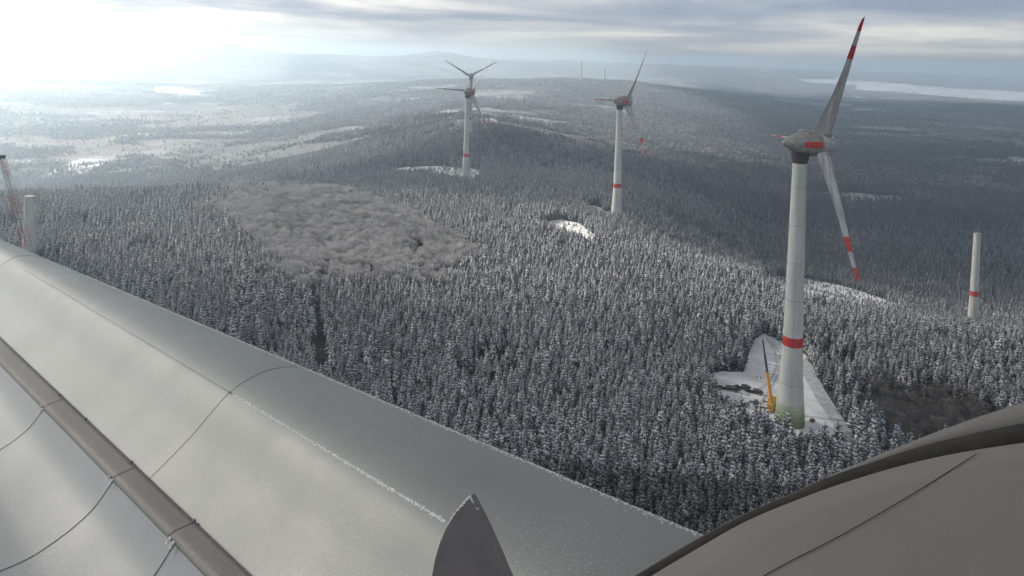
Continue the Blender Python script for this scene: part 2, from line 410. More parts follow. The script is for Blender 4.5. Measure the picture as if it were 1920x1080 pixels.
# ------------------------------------------------------------------ trees
def spruce_mesh(seed, h=11.5, rad=2.9, nw=9, nb=8, base=.10):
    R = random.Random(seed); v = []; f = []; mi = []
    def kite(a, ang, L, w, drop, lift, m):
        ca_, sa = math.cos(ang), math.sin(ang); n = len(v)
        def P(r, s, z): return (a[0]+ca_*r - sa*s, a[1]+sa*r+ca_*s, a[2]+z)
        v.extend([P(.05, 0, .15+lift), P(L*.62, w, -drop*.55-.16*w+lift), P(L, 0, -drop+lift), P(L*.62, -w, -drop*.55-.16*w+lift), P(L*.6, 0, -drop*.32+.1+lift)])
        f.extend([(n, n+4, n+1), (n+1, n+4, n+2), (n, n+3, n+4), (n+3, n+2, n+4)]); mi.extend([m]*4)
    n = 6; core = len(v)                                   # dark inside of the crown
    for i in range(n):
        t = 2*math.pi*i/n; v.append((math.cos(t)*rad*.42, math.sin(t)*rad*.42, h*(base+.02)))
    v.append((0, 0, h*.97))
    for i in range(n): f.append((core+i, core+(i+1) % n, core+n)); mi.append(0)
    lean = (R.uniform(-.2, .2), R.uniform(-.2, .2))
    for i in range(nw):
        t = i/(nw-1); z = h*(base+(1-base)*(t**.92)*.955)+R.uniform(-.25, .25)*(0 < i < nw-1)
        L0 = rad*((1-t)**.72)*(.95 if i else .75)+.22
        off = R.random()*6.28; k = nb if t < .75 else nb-2
        for j in range(k):
            L = L0*R.uniform(.72, 1.18); ang = off+6.283*j/k+R.uniform(-.22, .22); dz = R.uniform(-.6, .6)*(1-t)
            w = L*R.uniform(.24, .40)+.10; dr = L*R.uniform(.2, .7); a = (lean[0]*t, lean[1]*t, z+dz)
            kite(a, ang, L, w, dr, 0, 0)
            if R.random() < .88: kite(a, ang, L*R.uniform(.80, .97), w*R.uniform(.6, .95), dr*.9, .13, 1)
    me = bpy.data.meshes.new('crown'); me.from_pydata(v, [], f)
    me.materials.append(M['needle']); me.materials.append(M['needle_snow']); me.polygons.foreach_set('material_index', mi); me.update()
    return me
def trunk_mesh(h=11.0, r=.2):
    m = MB(); m.bar((0, 0, -1.5), (0, 0, h*.95), r, .03, 6)
    me = bpy.data.meshes.new('trunk'); me.from_pydata(m.v, [], m.f); me.materials.append(M['bark']); return me
def bare_mesh(seed, m, h=17.0, w=5.0, n=420, sz=.55):
    R = random.Random(seed); v = []; f = []
    lob = [(R.uniform(-.5, .5)*w, R.uniform(-.5, .5)*w, h*R.uniform(.5, .8), R.uniform(.38, .62)*w) for _ in range(7)]
    for i in range(n):
        cx_, cy_, cz, r = lob[i % 7]
        th = R.random()*6.283; ph = math.acos(R.uniform(-.5, 1)); q = r*R.uniform(.55, 1.0)
        d = Vector((math.sin(ph)*math.cos(th), math.sin(ph)*math.sin(th), math.cos(ph)*.9))
        c = Vector((cx_, cy_, cz))+d*q
        up = (d+Vector((R.uniform(-.4, .4), R.uniform(-.4, .4), .7))).normalized(); sd = up.cross(Vector((R.uniform(-1, 1), R.uniform(-1, 1), R.uniform(-1, 1)))).normalized()
        L = sz*R.uniform(.8, 1.8); k = len(v)
        v.extend([c-sd*L*.22, c+sd*L*.22, c+up*L]); f.append((k, k+1, k+2))
    mb = MB()
    for cx_, cy_, cz, r in lob: mb.bar((0, 0, h*.25), (cx_, cy_, cz), .14, .05, 4)
    k = len(v); v.extend(mb.v); f.extend([[i+k for i in q] for q in mb.f])
    me = bpy.data.meshes.new('crown'); me.from_pydata([tuple(p) for p in v], [], f); me.materials.append(m); me.update()
    return me
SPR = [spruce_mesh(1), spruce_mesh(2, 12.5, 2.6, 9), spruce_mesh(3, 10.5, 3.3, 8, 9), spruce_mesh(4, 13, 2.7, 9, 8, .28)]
TRK = trunk_mesh()
BCH = [bare_mesh(11, M['twig'], 13, 4.4, 900, .36), bare_mesh(12, M['twig'], 12, 5.0, 900, .36)]
BRN = [bare_mesh(21, M['brown_twig'], 13, 3.4, 300, .5), bare_mesh(22, M['brown_twig'], 11, 3, 300, .5)]

rng = np.random.default_rng(7)
def scatter(y0, y1, step, seed):
    r = np.random.default_rng(seed); X = []; Y = []
    R0 = y1*1.32; n = int(2*R0/step); g = (np.arange(n)-n/2)*step; a = .47
    for q in g:                     # rows run aslant, every tree shifted off its row
        gx = g + r.uniform(-.62, .62, n)*step; gy = q + r.uniform(-.62, .62, n)*step
        x = gx*math.cos(a)-gy*math.sin(a); y = gx*math.sin(a)+gy*math.cos(a)
        m = (y > y0) & (y < y1) & (np.abs(x) < y*.80+25)
        X.append(x[m]); Y.append(y[m])
    return np.concatenate(X), np.concatenate(Y)
PTS = []
for y0, y1, st, sc in ((150, 620, 3.1, .90), (620, 1200, 3.6, .95), (1200, 1900, 5.4, 1.15), (1900, 3000, 8.5, 1.35), (3000, 5600, 15, 1.75)):
    x, y = scatter(y0, y1, st, int(y0)); PTS.append(np.stack([x, y, np.full(len(x), sc)], 1))
PTS = np.concatenate(PTS); X, Y, SC = PTS.T
Z = ground(X, Y); GX, GY = project(X, Y, Z); CX_, CY_ = project(X, Y, Z+10*SC)
r0 = rng.random(len(X))
keep = np.ones(len(X), bool)
JX = 9*(fbm(X/9, Y/9, 2, 61)-.5); JY = 12*(fbm(X/9, Y/9, 2, 62)-.5)
for c in (C_MAIN, C_TWO, C_LEFT): keep &= ~inpoly(X+JX, Y+JY, c)
half = np.zeros(len(X), bool)
for c in (C_SPLIT, C_RIDGE, C_THREE): half |= inpoly(X+JX, Y+JY, c)
keep &= ~(half & (r0 > np.where(Y > 950, .5, .22)))
keep &= ~inpoly(X, Y, LANE)
for c_, rad in (((0, -8), 40),): keep &= np.hypot(X-c_[0], Y-c_[1]) > rad
gap = fbm(X/70, Y/70, 3, 91); keep &= ~((gap < .27) & (r0 < .7) & (Y > 250))
keep &= ~((Y > 900) & (r0 < .12))
def open_land(x, y, px):         # 1 where the far land is open ground, 0 where it is wood
    t = np.interp(px, [0, 450, 700, 1150, 1500, 1900], [.48, .49, .57, .60, .58, .56])
    n = .6*fbm(x/620, y/330, 4, 93) + .4*fbm(x/150, y/90, 3, 94)
    return np.clip((n-t)/.03, 0, 1)*np.clip((y-1350)/250, 0, 1)
keep &= ~(rng.random(len(X)) < .96*open_land(X, Y, GX))
for poly in ([(1490, 148), (1920, 172), (1920, 195), (1600, 170)], [(60, 336), (110, 315), (130, 297), (215, 297), (165, 328), (90, 340)],
             [(1020, 276), (1085, 279), (1085, 290), (1030, 286)], [(1760, 478), (1900, 482), (1900, 494), (1770, 490)], [(898, 222), (930, 222), (930, 238), (902, 236)]):
    keep &= ~(inpoly(GX, GY, poly) & (r0 < .8))
BJ = 40*(fbm(X/30, Y/30, 3, 57)-.5)+rng.normal(0, 5, len(X))
beech = inpoly(CX_+2*BJ, CY_+BJ, [(418, 385), (450, 358), (520, 343), (610, 345), (700, 368), (775, 392), (800, 418), (850, 436), (900, 460), (890, 476), (875, 480), (870, 500), (760, 508), (640, 512), (590, 515), (560, 530), (536, 520), (528, 478), (500, 455), (450, 425)]) & (Y < 1200) & (rng.random(len(X)) < .985)
brown = inpoly(CX_+2*BJ, CY_+1.5*BJ, [(1600, 705), (1650, 690), (1740, 700), (1800, 722), (1860, 745), (1900, 770), (1840, 800), (1740, 830), (1690, 800), (1640, 760)]) & (Y < 700)
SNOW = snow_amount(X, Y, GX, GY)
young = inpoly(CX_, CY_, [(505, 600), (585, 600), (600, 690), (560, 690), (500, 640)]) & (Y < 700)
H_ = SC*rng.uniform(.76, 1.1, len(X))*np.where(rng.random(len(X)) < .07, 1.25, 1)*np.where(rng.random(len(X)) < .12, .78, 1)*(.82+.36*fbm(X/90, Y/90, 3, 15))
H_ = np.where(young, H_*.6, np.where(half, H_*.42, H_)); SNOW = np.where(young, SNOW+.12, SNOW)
ridge = inpoly(GX, GY, [(1430, 545), (1540, 560), (1700, 590), (1920, 650), (1920, 700), (1700, 640), (1500, 590)])
dens = np.where(beech, r0 < .95, np.where(brown, r0 < .55, True))
keep &= dens
inview = (CX_ > -120) & (CX_ < 2040)
keep &= inview
H_ = np.where(inpoly(GX, GY, [(455, 520), (590, 520), (592, 720), (420, 640)]), H_*1.25, H_)
H_ = np.where((GX > 1330) & (GX < 1640) & (GY > 800) & (GY < 900), H_*1.3, H_)
FAR = Y > 1750
def sel(m): return np.stack([X[m], Y[m], Z[m], H_[m], SNOW[m]], 1)

# the spruces that show largest become things of their own
vis = keep & ~beech & ~brown & (GX > 60) & (GX < 1890)
TX_, TYp = project(X, Y, Z+13*H_)
edge = np.interp(TX_, [0, 1310, 1400, 1490, 1580, 1690, 1790, 1920], [450, 1010, 965, 925, 883, 838, 799, 757])
vis &= (TYp < edge-6)
cand = np.where(vis)[0]; cand = cand[np.argsort(Y[cand])][:296]
isnear = np.zeros(len(X), bool); isnear[cand] = True
GRP = 'snow laden spruces standing nearest below the blade'
protos = []
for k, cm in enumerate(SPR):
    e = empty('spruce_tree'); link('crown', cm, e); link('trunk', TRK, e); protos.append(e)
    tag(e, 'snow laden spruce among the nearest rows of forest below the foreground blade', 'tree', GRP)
used = [False]*4
rr = random.Random(5)
for i in cand:
    k = rr.choice((0, 0, 1, 2, 3)); e = protos[k] if not used[k] else copy_tree(protos[k]); used[k] = True
    e.location = (X[i], Y[i], Z[i]); e.rotation_euler = (rr.uniform(-.03, .03), rr.uniform(-.03, .03), rr.uniform(0, 6.28))
    e.scale = (H_[i]*rr.uniform(.9, 1.15),)*2 + (H_[i],)

def forest(name, pts, srcs, label, cat, smin=.85, smax=1.2):
    me = bpy.data.meshes.new(name); me.vertices.add(len(pts)); me.vertices.foreach_set('co', pts[:, :3].astype(np.float32).ravel())
    a = me.attributes.new('hgt', 'FLOAT', 'POINT'); a.data.foreach_set('value', pts[:, 3].astype(np.float32))
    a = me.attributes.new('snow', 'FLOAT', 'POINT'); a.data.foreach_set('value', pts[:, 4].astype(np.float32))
    o = link(name, me)
    ng = bpy.data.node_groups.new(name, 'GeometryNodeTree')
    ng.interface.new_socket('Geometry', in_out='INPUT', socket_type='NodeSocketGeometry')
    ng.interface.new_socket('Geometry', in_out='OUTPUT', socket_type='NodeSocketGeometry')
    n = ng.nodes; L = ng.links
    gi = n.new('NodeGroupInput'); go = n.new('NodeGroupOutput'); jn = n.new('GeometryNodeJoinGeometry')
    sep_src = gi.outputs[0]
    gj = n.new('GeometryNodeGeometryToInstance')
    for s in srcs:
        if len(s) == 1: 
            oi = n.new('GeometryNodeObjectInfo'); oi.inputs[0].default_value = s[0]; oi.transform_space = 'ORIGINAL'
            oi.inputs['As Instance'].default_value = True; L.new(oi.outputs['Geometry'], gj.inputs[0])
        else:
            j2 = n.new('GeometryNodeJoinGeometry')
            for q in s:
                oi = n.new('GeometryNodeObjectInfo'); oi.inputs[0].default_value = q; oi.transform_space = 'ORIGINAL'
                L.new(oi.outputs['Geometry'], j2.inputs[0])
            g1 = n.new('GeometryNodeGeometryToInstance'); L.new(j2.outputs[0], g1.inputs[0]); L.new(g1.outputs[0], gj.inputs[0])
    j3 = n.new('GeometryNodeJoinGeometry')
    for lk in list(gj.inputs[0].links): L.new(lk.from_socket, j3.inputs[0])
    n.remove(gj)
    ip = n.new('GeometryNodeInstanceOnPoints'); ip.inputs['Pick Instance'].default_value = True
    L.new(sep_src, ip.inputs['Points']); L.new(j3.outputs[0], ip.inputs['Instance'])
    ri = n.new('FunctionNodeRandomValue'); ri.data_type = 'INT'; ri.inputs[4].default_value = 0; ri.inputs[5].default_value = len(srcs)-1; L.new(ri.outputs[2], ip.inputs['Instance Index'])
    rv = n.new('FunctionNodeRandomValue'); rv.data_type = 'FLOAT_VECTOR'; rv.inputs[0].default_value = (-.04, -.04, 0); rv.inputs[1].default_value = (.04, .04, 6.283)
    L.new(rv.outputs[0], ip.inputs['Rotation'])
    na = n.new('GeometryNodeInputNamedAttribute'); na.data_type = 'FLOAT'; na.inputs[0].default_value = 'hgt'
    rs = n.new('FunctionNodeRandomValue'); rs.data_type = 'FLOAT'; rs.inputs[2].default_value = smin; rs.inputs[3].default_value = smax; rs.inputs['Seed'].default_value = 3
    ml = n.new('ShaderNodeMath'); ml.operation = 'MULTIPLY'; L.new(na.outputs[0], ml.inputs[0]); L.new(rs.outputs[1], ml.inputs[1])
    cv = n.new('ShaderNodeCombineXYZ'); L.new(ml.outputs[0], cv.inputs[0]); L.new(ml.outputs[0], cv.inputs[1]); L.new(na.outputs[0], cv.inputs[2])
    L.new(cv.outputs[0], ip.inputs['Scale']); L.new(ip.outputs[0], jn.inputs[0]); L.new(jn.outputs[0], go.inputs[0])
    md = o.modifiers.new('trees', 'NODES'); md.node_group = ng
    return tag(o, label, cat, kind='stuff')
def kid(e, nm): return [c for c in e.children if c.name.startswith(nm)][0]
odd = rng.random(len(X)) < np.where(Y < 1750, .03, .38)
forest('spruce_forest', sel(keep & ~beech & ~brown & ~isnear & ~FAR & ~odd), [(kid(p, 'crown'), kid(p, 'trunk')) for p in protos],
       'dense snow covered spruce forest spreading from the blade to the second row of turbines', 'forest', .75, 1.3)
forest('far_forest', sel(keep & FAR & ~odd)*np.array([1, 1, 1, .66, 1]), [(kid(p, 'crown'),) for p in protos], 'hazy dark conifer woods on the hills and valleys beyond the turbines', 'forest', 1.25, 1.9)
# one frosted beech and one bare tree stand as things and lend their shape to the woods round them
def lone_tree(name, cm, px, py, hh, label, group=None):
    p = on_ground(px, py); e = empty(name, p, 1.3); link('crown', cm, e); link('trunk', TRK, e)
    e.scale = (hh, hh, hh); return tag(e, label, 'tree', group)
b1 = lone_tree('beech_tree', BCH[0], 912, 500, 1.1, 'round pale green grey frosted tree at the right tip of the bare beech wood')
b2 = lone_tree('beech_tree', BCH[1], 1440, 985, .75, 'pinkish bare frosted tree among dark spruces just above the grey spinner edge')
c1 = lone_tree('bare_tree', BRN[0], 1690, 770, .8, 'brown leafless tree at the left corner of the brown bare wood')
c2 = lone_tree('bare_tree', BRN[1], 1850, 790, .8, 'brown leafless tree at the right end of the brown bare wood')
forest('mixed_wood', sel(keep & odd & ~beech & ~brown & ~isnear)*np.array([1, 1, 1, .72, 1]), [(kid(b1, 'crown'),), (kid(c1, 'crown'),), (kid(c2, 'crown'),)], 'leafless trees scattered through the conifers and over the far hills', 'wood', .9, 1.5)
forest('beech_wood', sel(keep & beech)*np.array([1, 1, 1, 1.02, 1]), [(kid(b1, 'crown'),), (kid(b2, 'crown'),)], 'pale frosted leafless beech wood, a soft beige patch amid the spruces', 'wood', .95, 1.3)
forest('bare_wood', sel(keep & brown)*np.array([1, 1, 1, .8, 1]), [(kid(c1, 'crown'),), (kid(c2, 'crown'),)], 'brown leafless wood on the slope right of the snow road', 'wood')

# ------------------------------------------------------------------ wind turbines
HUB = 135.0; BL = 66.0
TPROF = [(-3, 7.0), (0, 6.9), (4, 6.6), (8, 6.3), (14, 5.9), (22, 5.35), (32, 4.85), (40, 4.55), (60, 4.15), (85, 3.8), (110, 3.45), (129.5, 3.15)]
def trad(z): return float(np.interp(z, [p[0] for p in TPROF], [p[1] for p in TPROF]))
def ring(z0, z1, m, name, parent, d=.04, n=4):
    pr = [(z0, trad(z0)+.002)]+[(z0+(z1-z0)*i/n, trad(z0+(z1-z0)*i/n)+d) for i in range(n+1)]+[(z1, trad(z1)+.002)]
    return MB().lathe(pr, 48, cap=False).build(name, m, parent, smooth=True)
def make_tower(parent, top=129.5, band=(38.0, 42.5), green=True):
    pr = [p for p in TPROF if p[0] < top]+[(top, trad(top))]
    t = MB().lathe(pr, 48).build('tower', M['concrete'], parent, smooth=True)
    if band: ring(band[0], band[1], M['red'], 'red_band', t)
    if green:
        for i in range(5, -1, -1): ring(.3+i*1.7, .3+(i+1)*1.7-.01, GREENS[i], 'green_band', t, .03, 2)
        MB().box((0, -6.6, 2.2), (1.3, .5, 2.4)).build('door', M['dark'], t, bevel=.05)
    for z in (20, 60.0, 78.0, 96.0, 114.0):
        if z < top: ring(z, z+.22, M['nacelle'], 'joint_ring', t, .03, 1)
    return t
def blade_section(r, grow=0.0):
    """closed outline of the blade at radius r; x = chord (leading edge +), y = thickness"""
    u = r/BL
    ch = float(np.interp(u, [0, .045, .075, .12, .25, .4, .6, .8, .93, .985, 1], [3.8, 4.2, 8.2, 8.4, 6.4, 4.4, 3.1, 2.2, 1.6, 1.0, .25]))
    th = float(np.interp(u, [0, .045, .1, .25, .5, 1], [3.6, 3.4, 2.4, 1.5, 1.0, .3]))
    rd = float(np.interp(u, [0, .045, .1], [1, 1, 0]))      # round root to aerofoil
    le = float(np.interp(u, [0, .1, 1], [1.8, 1.8, .45]))
    out = []
    for i in range(20):
        a = 2*math.pi*i/20
        cx_, cy_ = 1.8*math.cos(a), 1.8*math.sin(a)
        s = .5+.5*math.cos(a); x = le - (1-s)*ch; yy = th*.5*math.sin(a)*(s**.45 if s > 0 else 0)*1.35
        out.append((rd*cx_+(1-rd)*x, rd*cy_+(1-rd)*yy))
    cxm = sum(p[0] for p in out)/20; cym = 0
    return [((x-cxm)*(1+grow)+cxm+(.02*np.sign(x-cxm) if grow else 0), y+(.025*np.sign(y) if grow else 0)) for x, y in out]
def blade_span(r0, r1, n, grow=0.0, cap=True):
    v = []; f = []
    for k in range(n+1):
        r = r0+(r1-r0)*k/n; tw = math.radians(float(np.interp(r/BL, [0, .1, .5, 1], [24, 22, 6, 0]))); bend = -2.0*(r/BL)**2
        for x, y in blade_section(r, grow):
            v.append((y*math.cos(tw)-x*math.sin(tw)*-1*0 + x*math.sin(tw), x*math.cos(tw)-y*math.sin(tw)+bend*0, r))
    for k in range(n):
        for i in range(20):
            j = (i+1) % 20; f.append((k*20+i, k*20+j, (k+1)*20+j, (k+1)*20+i))
    if cap: f.append(tuple(range(19, -1, -1))); f.append(tuple(n*20+i for i in range(20)))
    return v, f
AX = Matrix.Rotation(-math.pi/2, 4, 'X')       # lathe axis z -> local +y
ROTY = 11.3
def make_turbine(loc, theta, yaw, label, pitch=0):
    e = empty('wind_turbine', loc, math.radians(-yaw), label=label, cat='wind turbine', group='wind turbines rising from the forest')
    make_tower(e)
    nac = empty('nacelle_dummy') if False else None
    T = Matrix.Translation((0, 0, HUB)) @ AX
    pr = [(-9.0, .05), (-8.8, .6), (-8.0, 1.4), (-6.6, 2.4), (-4.4, 3.7), (-2, 4.8), (1, 5.75), (4, 6.2), (6.5, 6.15), (8.4, 5.9)]
    nc = MB().lathe(pr, 40, T).build('nacelle', M['nacelle'], e, smooth=True)
    # red side stripes lie on the hull
    for sgn in (-1, 1):
        v = []; f = []; ys = np.linspace(-.5, 8.0, 12)
        for y in ys:
            R0 = float(np.interp(y, [p[0] for p in pr], [p[1] for p in pr]))+.04
            for q in range(6):
                a = math.radians(-14+28*q/5); v.append((sgn*R0*math.cos(a), y, HUB+R0*math.sin(a)))
        for k in range(11):
            for q in range(5): f.append((k*6+q, k*6+q+1, (k+1)*6+q+1, (k+1)*6+q))
        pymesh('red_stripe', v, f, nc, M['red'], True)
    MB().lathe([(125.5, 3.3), (128, 3.9), (130.6, 4.3)], 32).build('yaw_collar', M['dark'], e, smooth=True)
    m = MB()
    m.bar((0, -2.5, HUB+4.7), (0, -2.5, HUB+7.6), .09); m.bar((-.8, -2.5, HUB+7.2), (.8, -2.5, HUB+7.2), .07)
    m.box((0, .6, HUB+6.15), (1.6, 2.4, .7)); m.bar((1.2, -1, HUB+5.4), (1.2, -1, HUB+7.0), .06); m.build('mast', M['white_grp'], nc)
    hb = MB().lathe([(8.45, 5.4), (8.7, 5.75), (9.6, 5.7), (13.2, 5.2), (14.6, 4.3), (15.6, 2.8), (16.1, 1.2), (16.2, .05)], 40, T).build('hub', M['hub_white'], e, smooth=True)
    MB().lathe([(8.2, 5.3), (8.6, 5.5)], 40, T, cap=False).build('gap_ring', M['dark'], hb, smooth=True)
    for k in range(3):
        a = -math.radians(theta+120*k)
        v, f = blade_span(4.2, BL, 44)
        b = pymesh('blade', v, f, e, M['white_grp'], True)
        b.location = (0, ROTY, HUB); b.rotation_euler = (Matrix.Rotation(a, 3, 'Y') @ Matrix.Rotation(math.radians(pitch), 3, 'Z')).to_euler()
        for u0, u1 in ((.69, .79), (.895, .985)):
            v, f = blade_span(BL*u0, BL*u1, 8, .01, False); pymesh('red_band', v, f, b, M['red'], True)
        MB().lathe([(4.6, 2.35), (6.4, 2.2)], 24).build('root_collar', M['dark'] if k == 1 else M['nacelle'], b, smooth=True)
    return e
def foot(px, Y, py=600):
    r = ray(px, py); return Vector((r[0]*Y, Y, gz(r[0]*Y, Y)))
t1 = make_turbine(foot(1480, 328, 800), -27.5, 88, 'nearest large wind turbine with red tower band, its foot in the bright snow clearing')
t2 = make_turbine(foot(1156, 775, 400), -28, 62, 'mid distance wind turbine in the middle, between the pair and the nearest one', 40)
t3 = make_turbine(foot(873, 1035, 340), -32, 30, 'front turbine of the overlapping pair, its white tower with red band fully in view', 45)
t4 = make_turbine(foot(880, 1540, 280), 60, 176, 'rear turbine of the overlapping pair, its hub higher up and tower mostly hidden', 60)

def stump(px, Y, top, label, py, band=None, green=False, grp='tower shafts without a rotor'):
    e = empty('concrete_tower', foot(px, Y, py), label=label, cat='tower', group=grp); make_tower(e, top, band, green)
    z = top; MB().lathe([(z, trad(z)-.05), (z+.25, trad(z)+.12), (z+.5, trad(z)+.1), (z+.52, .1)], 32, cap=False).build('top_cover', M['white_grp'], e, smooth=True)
    return e
rs_ = stump(1823, 690, 99, 'unfinished tower with red band and no rotor, alone on the right slope', 630, (36, 41))
ls = stump(55, 520, 50, 'unfinished grey tower stump beside the red lattice crane', 470)
for px, Y, top, lb in ((1089, 4700, 129, 'taller of two tiny far tower shafts on the hill crest'), (1133, 5000, 88, 'shorter of two tiny far tower shafts on the hill crest')):
    e = empty('distant_tower', foot(px, Y, 150), label=lb, cat='tower', group='far tower shafts on the hill crest')
    MB().lathe([(-20, 8.5), (0, 8), (40, 6.4), (top-6, 5.4), (top-5.9, 7.0), (top+3, 7.4), (top+4, 5)], 24).build('tower', M['concrete'], e, smooth=True)
    MB().lathe([(top+4, 3.0), (top+7, 2.8)], 16).build('top_section', M['dark'], e, smooth=True)

# ------------------------------------------------------------------ lattice crane at the left edge
def lattice(a, b, w0, w1, n, name_m, parent, r=.22, bands=7):
    a, b = Vector(a), Vector(b); d = (b-a).normalized(); q = d.to_track_quat('Z', 'Y').to_matrix()
    def P(t, i):
        w = w0+(w1-w0)*t; s = ((-1, -1), (1, -1), (1, 1), (-1, 1))[i]
        return a+(b-a)*t + q @ Vector((s[0]*w/2, s[1]*w/2, 0))
    for bnd in range(bands):
        m = MB(); lo, hi = bnd*n//bands, (bnd+1)*n//bands
        for k in range(lo, hi):
            t0, t1_ = k/n, (k+1)/n
            for i in range(4):
                j = (i+1) % 4; m.bar(P(t0, i), P(t1_, i), r, seg=4); m.bar(P(t0, i), P(t0, j), r*.6, seg=4)
                m.bar(P(t0, i) if k % 2 else P(t0, j), P(t1_, j) if k % 2 else P(t1_, i), r*.6, seg=4)
        m.build('boom_section', M['red_lattice'] if bnd % 2 == 0 else M['white_lattice'], parent)
cb = foot(62, 470, 600); cr = empty('lattice_crane', cb, label='tall red and white lattice boom crane at the left edge beside the tower stump', cat='crane')
tip = at(4, 296, 470)-cb; ft = Vector((1.5, 0, 3.2))
lattice(ft, tip, 4.6, 2.6, 26, None, cr, .13)
m = MB()
for s in (-1, 1):
    m.bar(tip+Vector((s*1.3, 0, 0)), Vector((-9+s*1.2, 3, 28)), .10, seg=4)
m.bar(tip+Vector((-.6, -.4, 0)), Vector((-4, -1, 12)), .06, seg=4); m.build('cable', M['dark'], cr)
MB().box(tip+Vector((0, 0, .8)), (3.4, 2.2, 2.2)).box(tip+Vector((-1.9, 0, -.5)), (1.6, 1.6, 1.6)).build('boom_head', M['dark'], cr, bevel=.2)
m = MB(); m.box((0, -3.6, 1), (9.5, 1.4, 1.7)); m.box((0, 3.6, 1), (9.5, 1.4, 1.7)); m.build('crawler', M['dark'], cr, bevel=.3)
MB().box((-1, 0, 3), (9, 4, 2.2)).box((-6, 0, 3.2), (3, 6, 2.6)).build('machine_house', M['red_lattice'], cr, bevel=.1)

# ------------------------------------------------------------------ mobile crane and gear in the clearing
cp = on_ground(1447, 766); mc = empty('mobile_crane', cp, math.radians(-28), label='orange telescopic crane with a black raised boom left of the nearest tower', cat='crane')
m = MB(); m.box((0, 0, 1.45), (2.9, 12.5, .9)); m.box((0, 5.3, 2.2), (2.7, 2.0, 1.0)); m.build('chassis', M['orange'], mc, bevel=.08)
MB().box((0, 6.3, 2.35), (2.6, 1.8, 1.9)).build('cab', M['orange'], mc, bevel=.2)
MB().box((0, 7.22, 2.7), (2.2, .06, .8)).build('windscreen', M['dark'], mc)
for y in (-4.8, -3.2, -1.2, 1.8, 3.6):
    for s in (-1, 1):
        w = MB().bar((s*1.15, y, .7), (s*1.5, y, .7), .7, seg=16).build('wheel', M['dark'], mc)
m = MB()
for y in (-3.8, 3.2):
    m.box((0, y, 1.2), (9.0, .45, .45))
    for s in (-1, 1): m.bar((s*4.3, y, .05), (s*4.3, y, 1.6), .22); m.box((s*4.3, y, .1), (1.6, 1.6, .2))
m.build('outrigger', M['dark'], mc)
sh = MB(); sh.lathe([(1.9, 1.4), (2.2, 1.4)], 20); sh.box((0, -1.2, 2.9), (3.0, 5.6, 1.4)); sh.box((0, -4.6, 3.1), (3.2, 1.4, 2.0)); sh.build('superstructure', M['orange'], mc, bevel=.08)
MB().box((-1.5, 1.4, 3.2), (1.2, 1.9, 1.9)).build('operator_cab', M['orange'], mc, bevel=.15)
inv = mc.matrix_basis.to_3x3().inverted() if False else Matrix.Rotation(math.radians(28), 3, 'Z')
p0 = Vector((0, -1.8, 3.6)); btip = inv @ (at(1430, 637, cp.y+16)-cp); bd = (btip-p0)
rot = bd.normalized().to_track_quat('Z', 'Y').to_matrix()
MB().box(p0+bd*.23, (1.35, 1.6, bd.length*.46), rot).build('boom_base', M['orange'], mc, bevel=.08)
m = MB(); m.box(p0+bd*.60, (.95, 1.1, bd.length*.32), rot); m.box(p0+bd*.87, (.7, .8, bd.length*.26), rot); m.build('boom_extension', M['dark'], mc, bevel=.05)
MB().bar((0, 1.2, 2.4), p0+bd*.26+Vector((0, .3, 0)), .3, .22, 10).build('lift_cylinder', M['nacelle'], mc)
def trailer(px, py, rz, L, label, cargo='dark'):
    p = on_ground(px, py); e = empty('trailer', p, rz, label=label, cat='trailer', group='trailers parked in the snowy clearing')
    MB().box((0, 0, 1.1), (L, 2.5, .3)).build('bed', M['dark'], e, bevel=.05)
    for x in (-L*.36, -L*.26, L*.34):
        for s in (-1, 1): MB().bar((x, s*.85, .5), (x, s*1.2, .5), .5, seg=14).build('wheel', M['dark'], e)
    m = MB(); m.box((0, 0, 1.65), (L*.8, 1.8, .7)); m.box((L*.1, .1, 2.2), (L*.35, 1.3, .5)); m.build('load', M['dark'] if cargo == 'dark' else M['wood'], e, bevel=.1)
    MB().box((L*.05, 0, 2.03), (L*.5, 1.5, .06)).build('snow_cap', M['snow'], e)
trailer(1364, 732, math.radians(-12), 13, 'long dark trailer at the left end of the snowy clearing')
trailer(1392, 730, math.radians(-4), 9, 'short dark trailer in the middle of the clearing, between the other two')
trailer(1414, 738, math.radians(-16), 9, 'dark loaded trailer closest to the orange crane')
p = on_ground(1394, 752); e = empty('blade_transport_frame', p, math.radians(-6), label='long low snow covered steel frame in front of the trailers', cat='frame')
m = MB()
for s in (-1, 1): m.box((0, s*1.2, .45), (15, .25, .3))
for k in range(8): m.box((-7+2*k, 0, .62), (.25, 2.4, .2))
m.build('frame_rail', M['dark'], e); MB().box((0, 0, .80), (11, 1.6, .1)).build('snow_cap', M['snow'], e, bevel=.04)
p = on_ground(1393, 762); e = empty('container', p, math.radians(8), label='small blue green container in the clearing, half ringed by spruces', cat='container')
MB().box((0, 0, 1.3), (6, 2.4, 2.4)).build('body', M['bluebox'], e, bevel=.05); MB().box((0, 0, 2.56), (5.8, 2.3, .12)).build('snow_cap', M['snow'], e)
MB().box((0, -1.22, 1.25), (1.1, .06, 2.0)).build('door', M['dark'], e)
p = on_ground(1417, 762); e = empty('tank', p, .4, label='dark upright tank at the clearing edge left of the orange crane', cat='tank')
MB().lathe([(.2, 1.0), (.3, 1.2), (2.4, 1.2), (2.7, .9), (2.8, .2)], 20).build('vessel', M['dark'], e, smooth=True)
MB().box((0, 0, .12), (2.6, 2.6, .2)).build('skid', M['wood'], e)
p = on_ground(1523, 792); e = empty('crate', p, .5, label='small dark timber crate lying on the snow between tower and road', cat='crate')
MB().box((0, 0, .7), (2.2, 1.6, 1.2)).build('box', M['wood'], e, bevel=.04); MB().box((0, 0, 1.36), (2.3, 1.7, .1)).build('lid', M['dark'], e)
